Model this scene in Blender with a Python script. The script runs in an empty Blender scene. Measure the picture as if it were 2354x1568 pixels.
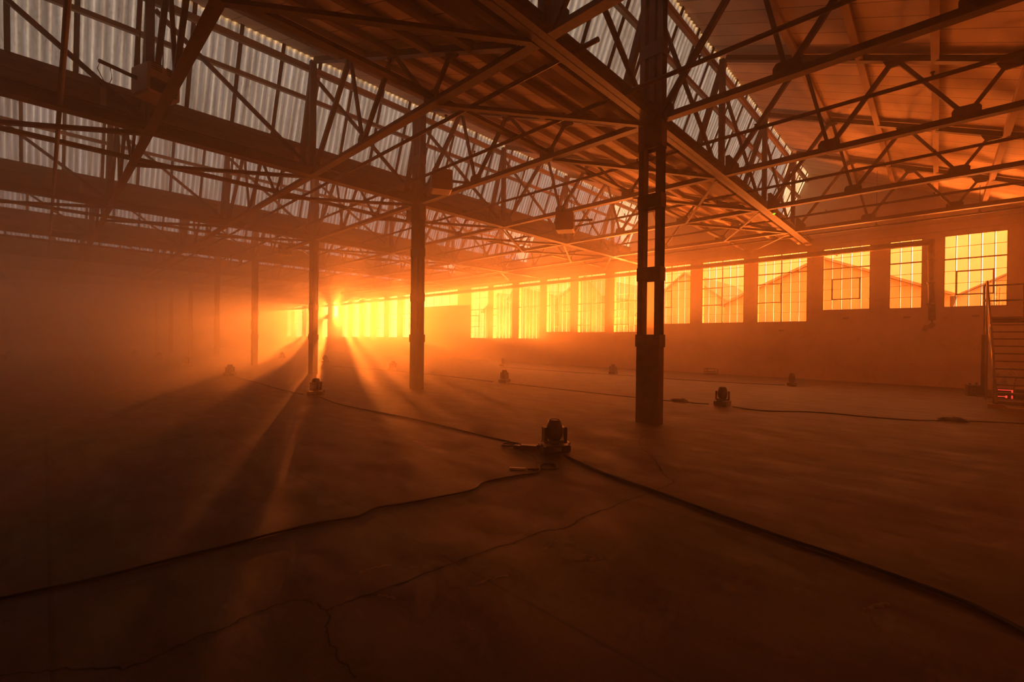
# Hazy sawtooth-roofed factory hall, low sun coming through orange-gelled windows
import bpy, math, random
from mathutils import Vector
random.seed(7)
C = bpy.context.scene.collection
R = math.radians

# ------------------------------------------------------------------ materials
def nt(name):
    m = bpy.data.materials.new(name); m.use_nodes = True
    t = m.node_tree; t.nodes.clear()
    out = t.nodes.new('ShaderNodeOutputMaterial')
    return m, t, out
def N(t, kind, **kw):
    n = t.nodes.new(kind)
    for k, v in kw.items():
        if k.startswith('_'): setattr(n, k[1:], v)
        else: n.inputs[k.replace('__', ' ')].default_value = v
    return n
def L(t, a, b): t.links.new(a, b)
def noise(t, scale, detail=5, rough=.6, sx=1, sy=1, sz=1):
    tc = N(t, 'ShaderNodeTexCoord'); mp = N(t, 'ShaderNodeMapping')
    mp.inputs['Scale'].default_value = (sx, sy, sz)
    L(t, tc.outputs['Object'], mp.inputs['Vector'])
    n = N(t, 'ShaderNodeTexNoise', Scale=scale, Detail=detail, Roughness=rough)
    L(t, mp.outputs[0], n.inputs['Vector'])
    return n
def ramp(t, src, stops):
    r = N(t, 'ShaderNodeValToRGB'); e = r.color_ramp.elements
    e[0].position, e[0].color = stops[0][0], (*stops[0][1], 1)
    e[1].position, e[1].color = stops[-1][0], (*stops[-1][1], 1)
    for p, c in stops[1:-1]:
        q = e.new(p); q.color = (*c, 1)
    L(t, src, r.inputs['Fac']); return r
def mixc(t, fac, a, b, mode='MIX'):
    m = N(t, 'ShaderNodeMix', _data_type='RGBA', _blend_type=mode)
    for sock, v in ((m.inputs[0], fac), (m.inputs[6], a), (m.inputs[7], b)):
        if hasattr(v, 'links'): L(t, v, sock)
        else: sock.default_value = v if not isinstance(v, tuple) else (*v, 1)
    return m.outputs[2]
def plain(name, c0, c1, scale=6, rough=.6, metal=0, bump=0., sx=1, sy=1, sz=1, spec=.3):
    m, t, o = nt(name)
    n = noise(t, scale, sx=sx, sy=sy, sz=sz)
    r = ramp(t, n.outputs['Fac'], [(.3, c0), (.7, c1)])
    b = N(t, 'ShaderNodeBsdfPrincipled', Roughness=rough, Metallic=metal)
    b.inputs['Specular IOR Level'].default_value = spec
    L(t, r.outputs['Color'], b.inputs['Base Color'])
    if bump:
        bp = N(t, 'ShaderNodeBump', Strength=bump, Distance=.02)
        L(t, n.outputs['Fac'], bp.inputs['Height']); L(t, bp.outputs[0], b.inputs['Normal'])
    L(t, b.outputs[0], o.inputs['Surface'])
    return m
M = {}
M['steel'] = plain('dark painted steel', (.035, .018, .012), (.085, .045, .028), 9, .6, bump=.15)
M['column'] = plain('brown painted column steel', (.05, .026, .017), (.11, .06, .036), 5, .6, bump=.2)
M['wood'] = plain('old purlin timber', (.24, .155, .09), (.38, .26, .16), 4, .75, sy=.3, sx=.15, bump=.15)
M['fascia'] = plain('stained fascia boards', (.11, .07, .042), (.22, .15, .09), 2.2, .8, sx=.25, sz=3, bump=.2)
M['black'] = plain('black plastic', (.012, .010, .010), (.022, .019, .018), 20, .42)
M['cable'] = plain('black rubber cable', (.008, .007, .007), (.014, .012, .012), 20, .5)
M['galv'] = plain('dull galvanised tube', (.10, .085, .07), (.19, .165, .14), 12, .45, .5)
M['duct'] = plain('grey painted pipe', (.16, .12, .085), (.24, .18, .13), 5, .6)
M['rust'] = plain('rusty pipe', (.06, .03, .018), (.14, .075, .04), 9, .8, bump=.3)
M['heater'] = plain('cream enamelled heater casing', (.33, .25, .17), (.42, .33, .23), 3, .5)
M['louvre'] = plain('dark louvre slot', (.03, .02, .015), (.05, .035, .025), 8, .7)
M['lampwood'] = plain('pale plank', (.42, .3, .18), (.55, .42, .27), 3, .7, sx=.3)
M['white'] = plain('white plastic', (.6, .55, .48), (.7, .66, .6), 8, .4)
M['frame'] = plain('painted window steel', (.30, .2, .11), (.42, .3, .18), 9, .5)
M['reveal'] = plain('white painted reveal', (.72, .68, .6), (.82, .78, .7), 5, .7)
M['asphalt'] = plain('yard asphalt', (.14, .12, .10), (.24, .21, .18), 1.5, .9)
M['brickout'] = plain('weathered rendered brickwork', (.42, .34, .25), (.58, .49, .37), .7, .9, sz=.3)
M['brickout2'] = plain('pale cladding', (.55, .47, .36), (.72, .64, .52), .9, .8, sy=3, sz=.2)
M['roofout'] = plain('grey sheet roofing', (.22, .19, .17), (.34, .3, .27), 2, .5, sx=.1, sy=4)
M['leaf'] = plain('weed leaves', (.10, .13, .03), (.22, .24, .06), 5, .6)
M['crack'] = plain('dark floor crack', (.010, .007, .005), (.02, .014, .01), 30, .9)
M['scuff'] = plain('pale filler in concrete', (.07, .048, .032), (.14, .10, .07), 14, .7)

def led(name, col, s):
    m, t, o = nt(name)
    e = N(t, 'ShaderNodeEmission', Strength=s); e.inputs['Color'].default_value = (*col, 1)
    L(t, e.outputs[0], o.inputs['Surface']); return m
M['green'] = led('green indicator', (.25, 1, .02), 1.6)
M['red'] = led('red glowing display', (1, .05, .035), 1.5)

def mat_glass(name, col, gloss):
    m, t, o = nt(name)
    n = noise(t, 1.3, 4, .6)
    r = ramp(t, n.outputs['Fac'], [(.3, tuple(c * .86 for c in col)), (.7, col)])
    tr = N(t, 'ShaderNodeBsdfTransparent')
    L(t, r.outputs[0], tr.inputs['Color'])
    g = N(t, 'ShaderNodeBsdfGlossy', Roughness=.15); g.inputs['Color'].default_value = (.9, .8, .7, 1)
    mx = N(t, 'ShaderNodeMixShader', Fac=gloss)
    L(t, tr.outputs[0], mx.inputs[1]); L(t, g.outputs[0], mx.inputs[2]); L(t, mx.outputs[0], o.inputs['Surface'])
    return m
GEL = (1.0, .21, .032)
M['gel'] = mat_glass('orange gel on window glass', GEL, .02)
M['clear'] = mat_glass('bare glass at the gel edge', (1., .72, .38), .03)

# corrugated translucent roof sheet: dirt streaks run down the slope
def mat_sheet():
    m, t, o = nt('translucent corrugated sheet')
    n1 = noise(t, 1.6, 6, .65, sx=4.5, sy=.3, sz=.25)
    n2 = noise(t, 30, 3, .6, sx=1, sy=.5, sz=.4)
    r1 = ramp(t, n1.outputs['Fac'], [(.28, (.045, .029, .017)), (.5, (.095, .070, .048)), (.72, (.135, .105, .077))])
    r2 = ramp(t, n2.outputs['Fac'], [(.3, (.7, .66, .6)), (.5, (1, 1, 1))])
    col = mixc(t, 1., r1.outputs[0], r2.outputs[0], 'MULTIPLY')
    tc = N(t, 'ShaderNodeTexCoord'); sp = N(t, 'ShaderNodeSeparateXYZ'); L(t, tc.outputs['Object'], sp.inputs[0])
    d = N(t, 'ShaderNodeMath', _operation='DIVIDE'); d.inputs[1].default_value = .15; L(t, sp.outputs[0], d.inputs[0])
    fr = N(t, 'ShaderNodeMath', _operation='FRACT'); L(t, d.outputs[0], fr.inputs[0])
    cr = ramp(t, fr.outputs[0], [(0, (.74, .72, .70)), (.36, (.95, .95, .95)), (.46, (1.7, 1.6, 1.4)), (.56, (1.7, 1.6, 1.4)), (.66, (.95, .95, .95)), (1, (.74, .72, .7))])  # gloss line of each corrugation painted into the sheet colour
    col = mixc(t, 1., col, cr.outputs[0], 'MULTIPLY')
    tl = N(t, 'ShaderNodeBsdfTranslucent'); df = N(t, 'ShaderNodeBsdfDiffuse')
    L(t, col, tl.inputs['Color']); L(t, col, df.inputs['Color'])
    mx = N(t, 'ShaderNodeMixShader', Fac=.35)
    L(t, tl.outputs[0], mx.inputs[1]); L(t, df.outputs[0], mx.inputs[2]); L(t, mx.outputs[0], o.inputs['Surface'])
    return m
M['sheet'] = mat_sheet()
M['lap'] = plain('dirty lap joint', (.035, .024, .012), (.11, .08, .045), 9, .8, sz=.15)

# roof boarding: boards run up the slope, joints every half metre along x
def mat_planks():
    m, t, o = nt('painted roof boarding')
    tc = N(t, 'ShaderNodeTexCoord'); sp = N(t, 'ShaderNodeSeparateXYZ'); L(t, tc.outputs['Object'], sp.inputs[0])
    d = N(t, 'ShaderNodeMath', _operation='DIVIDE'); d.inputs[1].default_value = .5; L(t, sp.outputs[0], d.inputs[0])
    f = N(t, 'ShaderNodeMath', _operation='FRACT'); L(t, d.outputs[0], f.inputs[0])
    fl = N(t, 'ShaderNodeMath', _operation='FLOOR'); L(t, d.outputs[0], fl.inputs[0])
    g = ramp(t, f.outputs[0], [(0, (.22, .22, .22)), (.03, (.3, .3, .3)), (.06, (1, 1, 1)), (1, (1, 1, 1))])
    wn = N(t, 'ShaderNodeTexWhiteNoise', _noise_dimensions='1D'); L(t, fl.outputs[0], wn.inputs['W'])
    tone = ramp(t, wn.outputs['Value'], [(0, (.80, .8, .8)), (1, (1, 1, 1))])
    n = noise(t, 1.2, 6, .65, sy=.5)
    r = ramp(t, n.outputs['Fac'], [(.25, (.42, .29, .18)), (.5, (.56, .41, .27)), (.75, (.64, .49, .33))])
    c = mixc(t, 1., r.outputs[0], g.outputs[0], 'MULTIPLY'); c = mixc(t, 1., c, tone.outputs[0], 'MULTIPLY')
    b = N(t, 'ShaderNodeBsdfPrincipled', Roughness=.8); L(t, c, b.inputs['Base Color'])
    L(t, b.outputs[0], o.inputs['Surface']); return m
M['planks'] = mat_planks()

def mat_wall():
    m, t, o = nt('old painted render')
    n = noise(t, .8, 7, .65); n2 = noise(t, 7, 5, .7)
    r = ramp(t, n.outputs['Fac'], [(.25, (.40, .29, .19)), (.5, (.52, .4, .27)), (.75, (.58, .46, .32))])
    r2 = ramp(t, n2.outputs['Fac'], [(.28, (.66, .62, .58)), (.42, (1, 1, 1))])
    c = mixc(t, .7, r.outputs[0], r2.outputs[0], 'MULTIPLY')
    b = N(t, 'ShaderNodeBsdfPrincipled', Roughness=.75); L(t, c, b.inputs['Base Color'])
    bp = N(t, 'ShaderNodeBump', Strength=.2, Distance=.02); L(t, n2.outputs['Fac'], bp.inputs['Height']); L(t, bp.outputs[0], b.inputs['Normal'])
    L(t, b.outputs[0], o.inputs['Surface']); return m
M['wall'] = mat_wall()

# worn concrete in slabs (joints at x = 2.03, 4.03 ... along y and every 7.8 m across)
def mat_floor():
    m, t, o = nt('worn concrete slabs')
    tc = N(t, 'ShaderNodeTexCoord'); sp = N(t, 'ShaderNodeSeparateXYZ'); L(t, tc.outputs['Object'], sp.inputs[0])
    def cell(sock, off, size):
        a = N(t, 'ShaderNodeMath', _operation='SUBTRACT'); a.inputs[1].default_value = off; L(t, sock, a.inputs[0])
        d = N(t, 'ShaderNodeMath', _operation='DIVIDE'); d.inputs[1].default_value = size; L(t, a.outputs[0], d.inputs[0])
        fr = N(t, 'ShaderNodeMath', _operation='FRACT'); L(t, d.outputs[0], fr.inputs[0])
        fl = N(t, 'ShaderNodeMath', _operation='FLOOR'); L(t, d.outputs[0], fl.inputs[0])
        e = ramp(t, fr.outputs[0], [(0, (.25, .25, .25)), (.018 / size, (.4, .4, .4)), (.03 / size, (1, 1, 1)), (1, (1, 1, 1))])
        return e.outputs[0], fl.outputs[0]
    ex, ix = cell(sp.outputs[0], 2.03, 2.0)
    ey, iy = cell(sp.outputs[1], 3.72, 7.85)
    cb = N(t, 'ShaderNodeCombineXYZ'); L(t, ix, cb.inputs[0]); L(t, iy, cb.inputs[1])
    wn = N(t, 'ShaderNodeTexWhiteNoise', _noise_dimensions='2D'); L(t, cb.outputs[0], wn.inputs['Vector'])
    tone = ramp(t, wn.outputs['Value'], [(0, (.68, .68, .68)), (1, (1.05, 1.05, 1.05))])
    n = noise(t, .55, 8, .62); n2 = noise(t, 3.2, 8, .7, sx=1.0, sy=.35); n3 = noise(t, 24, 4, .6)
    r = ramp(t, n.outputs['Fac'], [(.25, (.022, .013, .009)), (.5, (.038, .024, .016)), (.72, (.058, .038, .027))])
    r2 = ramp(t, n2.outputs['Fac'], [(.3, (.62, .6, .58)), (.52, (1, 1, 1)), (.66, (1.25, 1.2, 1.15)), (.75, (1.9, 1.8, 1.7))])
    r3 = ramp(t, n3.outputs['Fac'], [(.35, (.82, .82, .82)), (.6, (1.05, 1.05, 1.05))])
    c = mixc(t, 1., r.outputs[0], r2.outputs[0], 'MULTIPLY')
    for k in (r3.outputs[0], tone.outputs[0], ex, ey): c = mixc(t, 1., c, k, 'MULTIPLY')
    b = N(t, 'ShaderNodeBsdfPrincipled'); L(t, c, b.inputs['Base Color'])
    b.inputs['Specular IOR Level'].default_value = .35
    rr = ramp(t, n2.outputs['Fac'], [(.35, (.5, .5, .5)), (.65, (.75, .75, .75))]); L(t, rr.outputs[0], b.inputs['Roughness'])
    bp = N(t, 'ShaderNodeBump', Strength=.35, Distance=.015)
    L(t, n2.outputs['Fac'], bp.inputs['Height']); L(t, bp.outputs[0], b.inputs['Normal'])
    L(t, b.outputs[0], o.inputs['Surface']); return m
M['floor'] = mat_floor()

def mat_haze(dens):
    m, t, o = nt('theatrical haze')
    ad = N(t, 'ShaderNodeAddShader')
    for k, (w, g) in enumerate(((.14, .80), (.86, .36))):      # fine droplets: strong forward lobe over a broad one
        v = N(t, 'ShaderNodeVolumeScatter', Density=dens * w, Anisotropy=g)
        v.inputs['Color'].default_value = (1, .9, .72, 1); L(t, v.outputs[0], ad.inputs[k])
    L(t, ad.outputs[0], o.inputs['Volume']); return m
HAZE = .013
M['haze'] = mat_haze(HAZE); M['bank'] = mat_haze(.012); M['thick'] = mat_haze(.018)

# ------------------------------------------------------------------ mesh building
class MB:
    def __init__(s): s.v, s.f = [], []
    def add(s, vs, fs):
        b = len(s.v); s.v += [tuple(v) for v in vs]; s.f += [tuple(i + b for i in f) for f in fs]; return s
    def box(s, x0, x1, y0, y1, z0, z1):
        return s.add([(x0, y0, z0), (x1, y0, z0), (x1, y1, z0), (x0, y1, z0), (x0, y0, z1), (x1, y0, z1), (x1, y1, z1), (x0, y1, z1)],
                     [(0, 3, 2, 1), (4, 5, 6, 7), (0, 1, 5, 4), (1, 2, 6, 5), (2, 3, 7, 6), (3, 0, 4, 7)])
    def bar(s, p, q, w, h, up=(0, 0, 1), dw=0, dh=0):      # rectangular bar p->q, w sideways, h along up
        p, q = Vector(p), Vector(q); d = (q - p).normalized(); u = Vector(up)
        r = d.cross(u)
        if r.length < 1e-4: r = d.cross(Vector((1, 0, 0)))
        r.normalize(); u = r.cross(d)
        vs = []
        for c in (p, q):
            for a, b in ((-1, -1), (1, -1), (1, 1), (-1, 1)):
                vs.append(c + r * (a * w / 2 + dw) + u * (b * h / 2 + dh))
        return s.add(vs, [(0, 1, 2, 3), (7, 6, 5, 4), (0, 4, 5, 1), (1, 5, 6, 2), (2, 6, 7, 3), (3, 7, 4, 0)])
    def tube(s, pts, r, n=8):
        pts = [Vector(p) for p in pts]; rings = []
        for i, p in enumerate(pts):
            d = (pts[min(i + 1, len(pts) - 1)] - pts[max(i - 1, 0)]).normalized()
            a = d.cross(Vector((0, 0, 1)))
            if a.length < .05: a = d.cross(Vector((1, 0, 0)))
            a.normalize(); b = a.cross(d)
            rings.append([p + (a * math.cos(2 * math.pi * k / n) + b * math.sin(2 * math.pi * k / n)) * r for k in range(n)])
        base = len(s.v)
        for g in rings: s.v += [tuple(v) for v in g]
        for i in range(len(pts) - 1):
            for k in range(n):
                s.f.append((base + i * n + k, base + i * n + (k + 1) % n, base + (i + 1) * n + (k + 1) % n, base + (i + 1) * n + k))
        s.f.append(tuple(base + k for k in reversed(range(n)))); s.f.append(tuple(base + (len(pts) - 1) * n + k for k in range(n)))
        return s
    def lathe(s, prof, n=28, c=(0, 0, 0)):
        b = len(s.v)
        for r, z in prof:
            for k in range(n):
                a = 2 * math.pi * k / n; s.v.append((c[0] + r * math.cos(a), c[1] + r * math.sin(a), c[2] + z))
        for i in range(len(prof) - 1):
            for k in range(n):
                s.f.append((b + i * n + k, b + i * n + (k + 1) % n, b + (i + 1) * n + (k + 1) % n, b + (i + 1) * n + k))
        s.f.append(tuple(b + k for k in reversed(range(n)))); s.f.append(tuple(b + (len(prof) - 1) * n + k for k in range(n)))
        return s
    def prism(s, poly, axis, a, b):                        # polygon extruded along axis from a to b
        def pt(u, v, w): return {'x': (w, u, v), 'y': (u, w, v), 'z': (u, v, w)}[axis]
        n = len(poly)
        vs = [pt(u, v, a) for u, v in poly] + [pt(u, v, b) for u, v in poly]
        fs = [tuple(range(n)), tuple(reversed(range(n, 2 * n)))] + [(i, i + n, (i + 1) % n + n, (i + 1) % n) for i in range(n)]
        return s.add(vs, fs)
    def rbox(s, x0, x1, z0, z1, y0, y1, r=.03, k=4):       # rounded in x-z, extruded along y
        poly = []
        for cx, cz, a0 in ((x1 - r, z0 + r, -90), (x1 - r, z1 - r, 0), (x0 + r, z1 - r, 90), (x0 + r, z0 + r, 180)):
            for i in range(k + 1):
                a = R(a0 + 90 * i / k); poly.append((cx + r * math.cos(a), cz + r * math.sin(a)))
        return s.prism(poly, 'y', y0, y1)
    def build(s, name, mat, parent=None, loc=(0, 0, 0), smooth=False):
        me = bpy.data.meshes.new(name); me.from_pydata(s.v, [], s.f); me.update()
        import bmesh
        bm = bmesh.new(); bm.from_mesh(me); bmesh.ops.recalc_face_normals(bm, faces=bm.faces); bm.to_mesh(me); bm.free()
        if smooth:
            for p in me.polygons: p.use_smooth = True
        me.materials.append(M[mat] if isinstance(mat, str) else mat)
        o = bpy.data.objects.new(name, me); C.objects.link(o); o.location = loc
        if parent: o.parent = parent
        return o
def tag(o, label, cat, group=None, kind=None):
    o['label'] = label; o['category'] = cat
    if group: o['group'] = group
    if kind: o['kind'] = kind
    return o
def thing(name, loc, label, cat, group=None, rz=0, kind=None):
    o = bpy.data.objects.new(name, None); C.objects.link(o); o.location = loc; o.rotation_euler = (0, 0, rz)
    o.empty_display_size = .2
    return tag(o, label, cat, group, kind)
def struct(o): o['kind'] = 'structure'; return o
def copy_tree(src, loc, label, rz=0, group=None):
    def cp(o, par):
        c = o.copy(); C.objects.link(c)
        if par: c.parent = par
        for ch in list(o.children): cp(ch, c)
        return c
    r = cp(src, None); r.location = loc; r.rotation_euler = (0, 0, rz); r['label'] = label
    if group: r['group'] = group
    return r
ORD = ['first', 'second', 'third', 'fourth', 'fifth', 'sixth', 'seventh', 'eighth', 'ninth', 'tenth', 'eleventh', 'twelfth']

# ------------------------------------------------------------------ hall dimensions (metres)
XW, XL, YB, YF = 23.08, -12.0, -6.0, 72.0           # window wall, left wall, back wall, far wall
G0, SP = 4.05, 7.85                                # first valley gutter, bay spacing
NB = 9                                             # roof bays 0..8 in front of the camera
GY = [G0 + SP * k for k in range(NB)]              # valley gutters
TX = [-5.1, -1.8, 1.5, 4.84, 8.15, 11.95, 15.85, 19.75]
ZR = 8.97                                 # ridge height, roof slope
ZC = 5.80                                          # underside of gutter beams
def slope_z(y, ridge): return ZR - (.43 if ridge < GY[0] + 1 else .392) * (ridge - y)   # the nearest bay is a little steeper
def bay_start(k): return YB if k == 0 else GY[k - 1] + .95

# floor
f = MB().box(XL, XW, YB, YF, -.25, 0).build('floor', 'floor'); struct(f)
# roof boarding
cb = MB()
for k in range(NB):
    ys, yr = bay_start(k), GY[k] + .06
    zs = slope_z(ys, yr)
    cb.prism([(ys, zs), (yr, ZR), (yr, ZR + .07), (ys, zs + .07)], 'x', XL, XW + .3)
    cb.prism([(yr - .12, ZR + .02), (yr + .14, ZR + .02), (yr + .14, ZR + .45), (yr - .12, ZR + .45)], 'x', XL, XW + .3)   # ridge upstand, unseen from inside, added to shade the glazing from the sun
ys = GY[-1] + .95
zs = slope_z(ys, GY[-1] + SP + .06)
cb.prism([(ys, zs), (YF, zs + .392 * (YF - ys)), (YF, zs + .07 + .392 * (YF - ys)), (ys, zs + .07)], 'x', XL, XW + .3)
struct(cb.build('ceiling', 'planks'))
def roof_under(y):
    for k in range(NB):
        yr = GY[k] + .06
        if y <= yr: return slope_z(y, yr) if y >= bay_start(k) else ZV + (ZR - ZV) * 0
        if y < GY[k] + .95: return min(ZR, ZR - (ZR - 6.9) * (y - yr - .2) / .82)
    return slope_z(y, GY[-1] + SP + .06)
ZV = 6.0

# ------------------------------------------------------------------ window wall
T = 5.62
WIN = [  # y low, y high, sill, columns, rows, mullion column or None, transom row from top, vent (col0,col1,row0,row1) from high y, top
 (-1.76, -.14, 2.95, 5, 6, None, 2, (1, 4, 3, 5)), (.43, 1.41, 2.95, 3, 6, None, 2, None), (1.98, 3.60, 2.97, 5, 6, None, 2, (1, 4, 3, 5)),
 (4.14, 6.15, 2.50, 6, 7, 3, 2, (0, 3, 3, 5)), (6.70, 8.70, 2.50, 6, 7, 3, 2, (0, 3, 3, 5)), (9.25, 11.30, 2.49, 6, 7, 3, 2, (0, 3, 3, 5)),
 (11.80, 13.78, 2.06, 6, 8, 3, 4, (0, 3, 5, 7)), (14.33, 16.34, 2.06, 6, 8, 3, 4, (0, 3, 5, 7)), (16.88, 18.87, 2.08, 6, 8, 3, 4, (3, 6, 5, 7)),
 (19.40, 21.38, 1.64, 6, 9, 3, 4, (3, 6, 5, 7)), (21.96, 23.97, 1.64, 6, 9, 3, 4, (0, 3, 5, 7)), (24.49, 26.47, 1.64, 6, 9, 3, 4, (0, 3, 5, 7)),
 (28.08, 33.40, 4.30, 15, 3, None, 0, None), (33.95, 36.08, 1.65, 6, 9, 3, 4, (3, 6, 5, 7)), (37.0, 38.50, 1.65, 6, 9, 3, 4, (3, 6, 5, 7)),
 (39.35, 40.9, 1.66, 6, 9, 3, 4, (0, 3, 5, 7)), (42.0, 43.5, 1.66, 6, 9, 3, 4, (3, 6, 5, 7)), (44.4, 45.95, 1.65, 6, 9, 3, 4, (3, 6, 5, 7)),
 (46.9, 48.3, 1.64, 6, 9, 3, 4, (3, 6, 5, 7)), (49.4, 50.9, 3.80, 6, 4, 3, 0, None), (51.9, 53.4, 1.64, 6, 9, 3, 4, (3, 6, 5, 7)),
 (56.7, 58.2, 1.65, 6, 9, 3, 4, (3, 6, 5, 7)), (59.4, 62.0, 1.63, 6, 9, 3, 4, (0, 3, 5, 7)), (63.2, 64.5, 1.62, 6, 9, 3, 4, (0, 3, 5, 7))]
WT = .28
cuts = sorted(set([YB, YF] + [w[0] for w in WIN] + [w[1] for w in WIN] + [GY[k] + .06 for k in range(NB)] + [GY[k] + .95 for k in range(NB)]))
wb = MB()
for a, b in zip(cuts, cuts[1:]):
    if b - a < 1e-6: continue
    za, zb = roof_under(a + 1e-5) + .05, roof_under(b - 1e-5) + .05
    hole = [w for w in WIN if w[0] <= a + 1e-6 and w[1] >= b - 1e-6]
    if hole:
        wb.prism([(a, 0), (b, 0), (b, hole[0][2]), (a, hole[0][2])], 'x', XW, XW + WT)
        wb.prism([(a, T), (b, T), (b, zb), (a, za)], 'x', XW, XW + WT)
    else:
        wb.prism([(a, 0), (b, 0), (b, zb), (a, za)], 'x', XW, XW + WT)
struct(wb.build('wall_right', 'wall'))
for i, (y0, y1, z0, nc, nr, mul, tr, vent) in enumerate(WIN):
    w = bpy.data.objects.new('window_%d' % (i + 1), None); C.objects.link(w); w.location = (XW + .03, y0, z0); struct(w)
    wd, ht = y1 - y0, T - z0
    fr, pa, gp = MB(), MB(), MB()
    fr.box(-.02, .03, 0, wd, 0, .035); fr.box(-.02, .03, 0, wd, ht - .035, ht)
    fr.box(-.02, .03, 0, .035, 0, ht); fr.box(-.02, .03, wd - .035, wd, 0, ht)
    dy, dz = wd / nc, ht / nr
    for c in range(1, nc):
        h = .05 if (mul and c == mul) or (nc == 15 and c % 3 == 0) else .018
        fr.box(-.012, .02, wd - c * dy - h / 2, wd - c * dy + h / 2, .03, ht - .03)
    for r_ in range(1, nr):
        h = .05 if tr and r_ == tr else .016
        fr.box(-.012, .02, .03, wd - .03, ht - r_ * dz - h / 2, ht - r_ * dz + h / 2)
    if i == 20: fr.box(-.02, .05, 0, wd, 2.15, 2.6)
    fr.build('glazing_bars', 'frame', w)
    gap = min(.022, dy * .08)
    for c in range(nc):
        for r_ in range(nr):
            a, b = wd - (c + 1) * dy, wd - c * dy
            za, zb = ht - (r_ + 1) * dz, ht - r_ * dz
            pa.add([(.005, a, za), (.005, b - gap - .009, za), (.005, b - gap - .009, zb), (.005, a, zb)], [(0, 1, 2, 3)])
            gp.add([(.005, b - gap - .009, za), (.005, b, za), (.005, b, zb), (.005, b - gap - .009, zb)], [(0, 1, 2, 3)])
    pa.build('gelled_panes', 'gel', w); gp.build('bare_glass_edges', 'clear', w)
    if vent:
        c0, c1, r0, r1 = vent; v = MB()
        a, b, za, zb = wd - c1 * dy, wd - c0 * dy, ht - r1 * dz, ht - r0 * dz
        v.box(-.03, .0, a, b, za, za + .045); v.box(-.03, .0, a, b, zb - .045, zb); v.box(-.03, .0, a, a + .045, za, zb); v.box(-.03, .0, b - .045, b, za, zb)
        v.build('vent_sash', 'frame', w)
    rv = MB()   # white reveals outside the glazing
    rv.box(.035, WT - .03, wd - .012, wd - .002, 0, ht); rv.box(.035, WT - .03, .002, .012, 0, ht)
    rv.box(.035, WT - .03, 0, wd, .002, .012)
    rv.build('reveal', 'reveal', w)
# other walls
struct(MB().box(XL - .3, XL, YB, YF, 0, 9.3).build('wall_left', 'wall'))
struct(MB().box(XL - .3, XW + .3, YB - .3, YB, 0, 9.3).build('wall_back', 'wall'))
wf = struct(MB().box(XL - .3, XW + .3, YF, YF + .3, 0, 9.3).build('wall_far', 'wall'))
for k, (a, b) in enumerate(((-4.4, -1.6), (-.45, 1.85), (2.8, 4.45))):
    p = struct(MB().box(a, b, YF - .05, YF + .02, 1.88, 3.2).build('window_%d' % (25 + k), 'duct'))
for k, (a, b) in enumerate(((7.0, 9.6), (12.5, 15.5))):
    p = struct(MB().box(a, b, YF - .05, YF + .02, 0, 2.9).build('door_%d' % (1 + k), 'fascia'))
# ledges on the window wall above the windows
for k, (z, h, d) in enumerate(((5.80, .05, .05), (6.12, .06, .04))):
    struct(MB().box(XW - d, XW + .02, YB, YF, z, z + h).build('trim_%d' % (k + 1), 'wall'))

# ------------------------------------------------------------------ steel columns under the valley gutters
def make_column(y, label, first):
    c = thing('steel_column', (8.15, y, 0), label, 'column', 'built-up steel columns under the valley gutters', kind='thing')
    h = 8.62
    for s in (-1, 1):
        m = MB(); cy = s * .18
        m.box(-.10, .10, cy - .05 * s - .006, cy - .05 * s + .006, 1.5, h)     # web
        m.box(-.10, -.088, min(cy - .05 * s, cy + .05 * s), max(cy - .05 * s, cy + .05 * s), 1.5, h)
        m.box(.088, .10, min(cy - .05 * s, cy + .05 * s), max(cy - .05 * s, cy + .05 * s), 1.5, h)
        m.build('channel', 'column', c)
    for z0, z1 in ((2.76, 3.02), (4.16, 4.43), (5.30, 5.86), (7.06, 7.33)):
        m = MB(); m.box(-.112, -.10, -.235, .235, z0, z1); m.box(.10, .112, -.235, .235, z0, z1)
        for s in (-1, 1): m.box(-.112, .112, s * .235 - .006, s * .235 + .006, z0, z1)
        m.build('batten_plate', 'column', c)
    m = MB(); m.box(-.108, .108, -.232, .232, 0, 1.62); m.box(-.125, .125, -.25, .25, 1.48, 1.72); m.build('base_casing', 'column', c)
    return c
COL_L = ['nearest steel column, standing before the right-hand windows', 'second nearest steel column, standing between the tall windows and the wide short window',
         'third nearest steel column, just left of the low sun', 'fourth steel column back, with a junction box on its side', 'fifth steel column back in the haze',
         'sixth steel column back, faint in the haze', 'seventh steel column back, very faint in the haze', 'eighth steel column back, nearly lost in the haze', 'farthest steel column, almost at the far wall']
c0 = make_column(GY[0], COL_L[0], True)
cols = [c0] + [copy_tree(c0, (8.15, GY[k], 0), COL_L[k]) for k in range(1, NB)]
jb = MB().box(-.19, -.112, -.18, .02, 2.0, 2.48).build('junction_box', 'column', cols[3])

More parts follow.
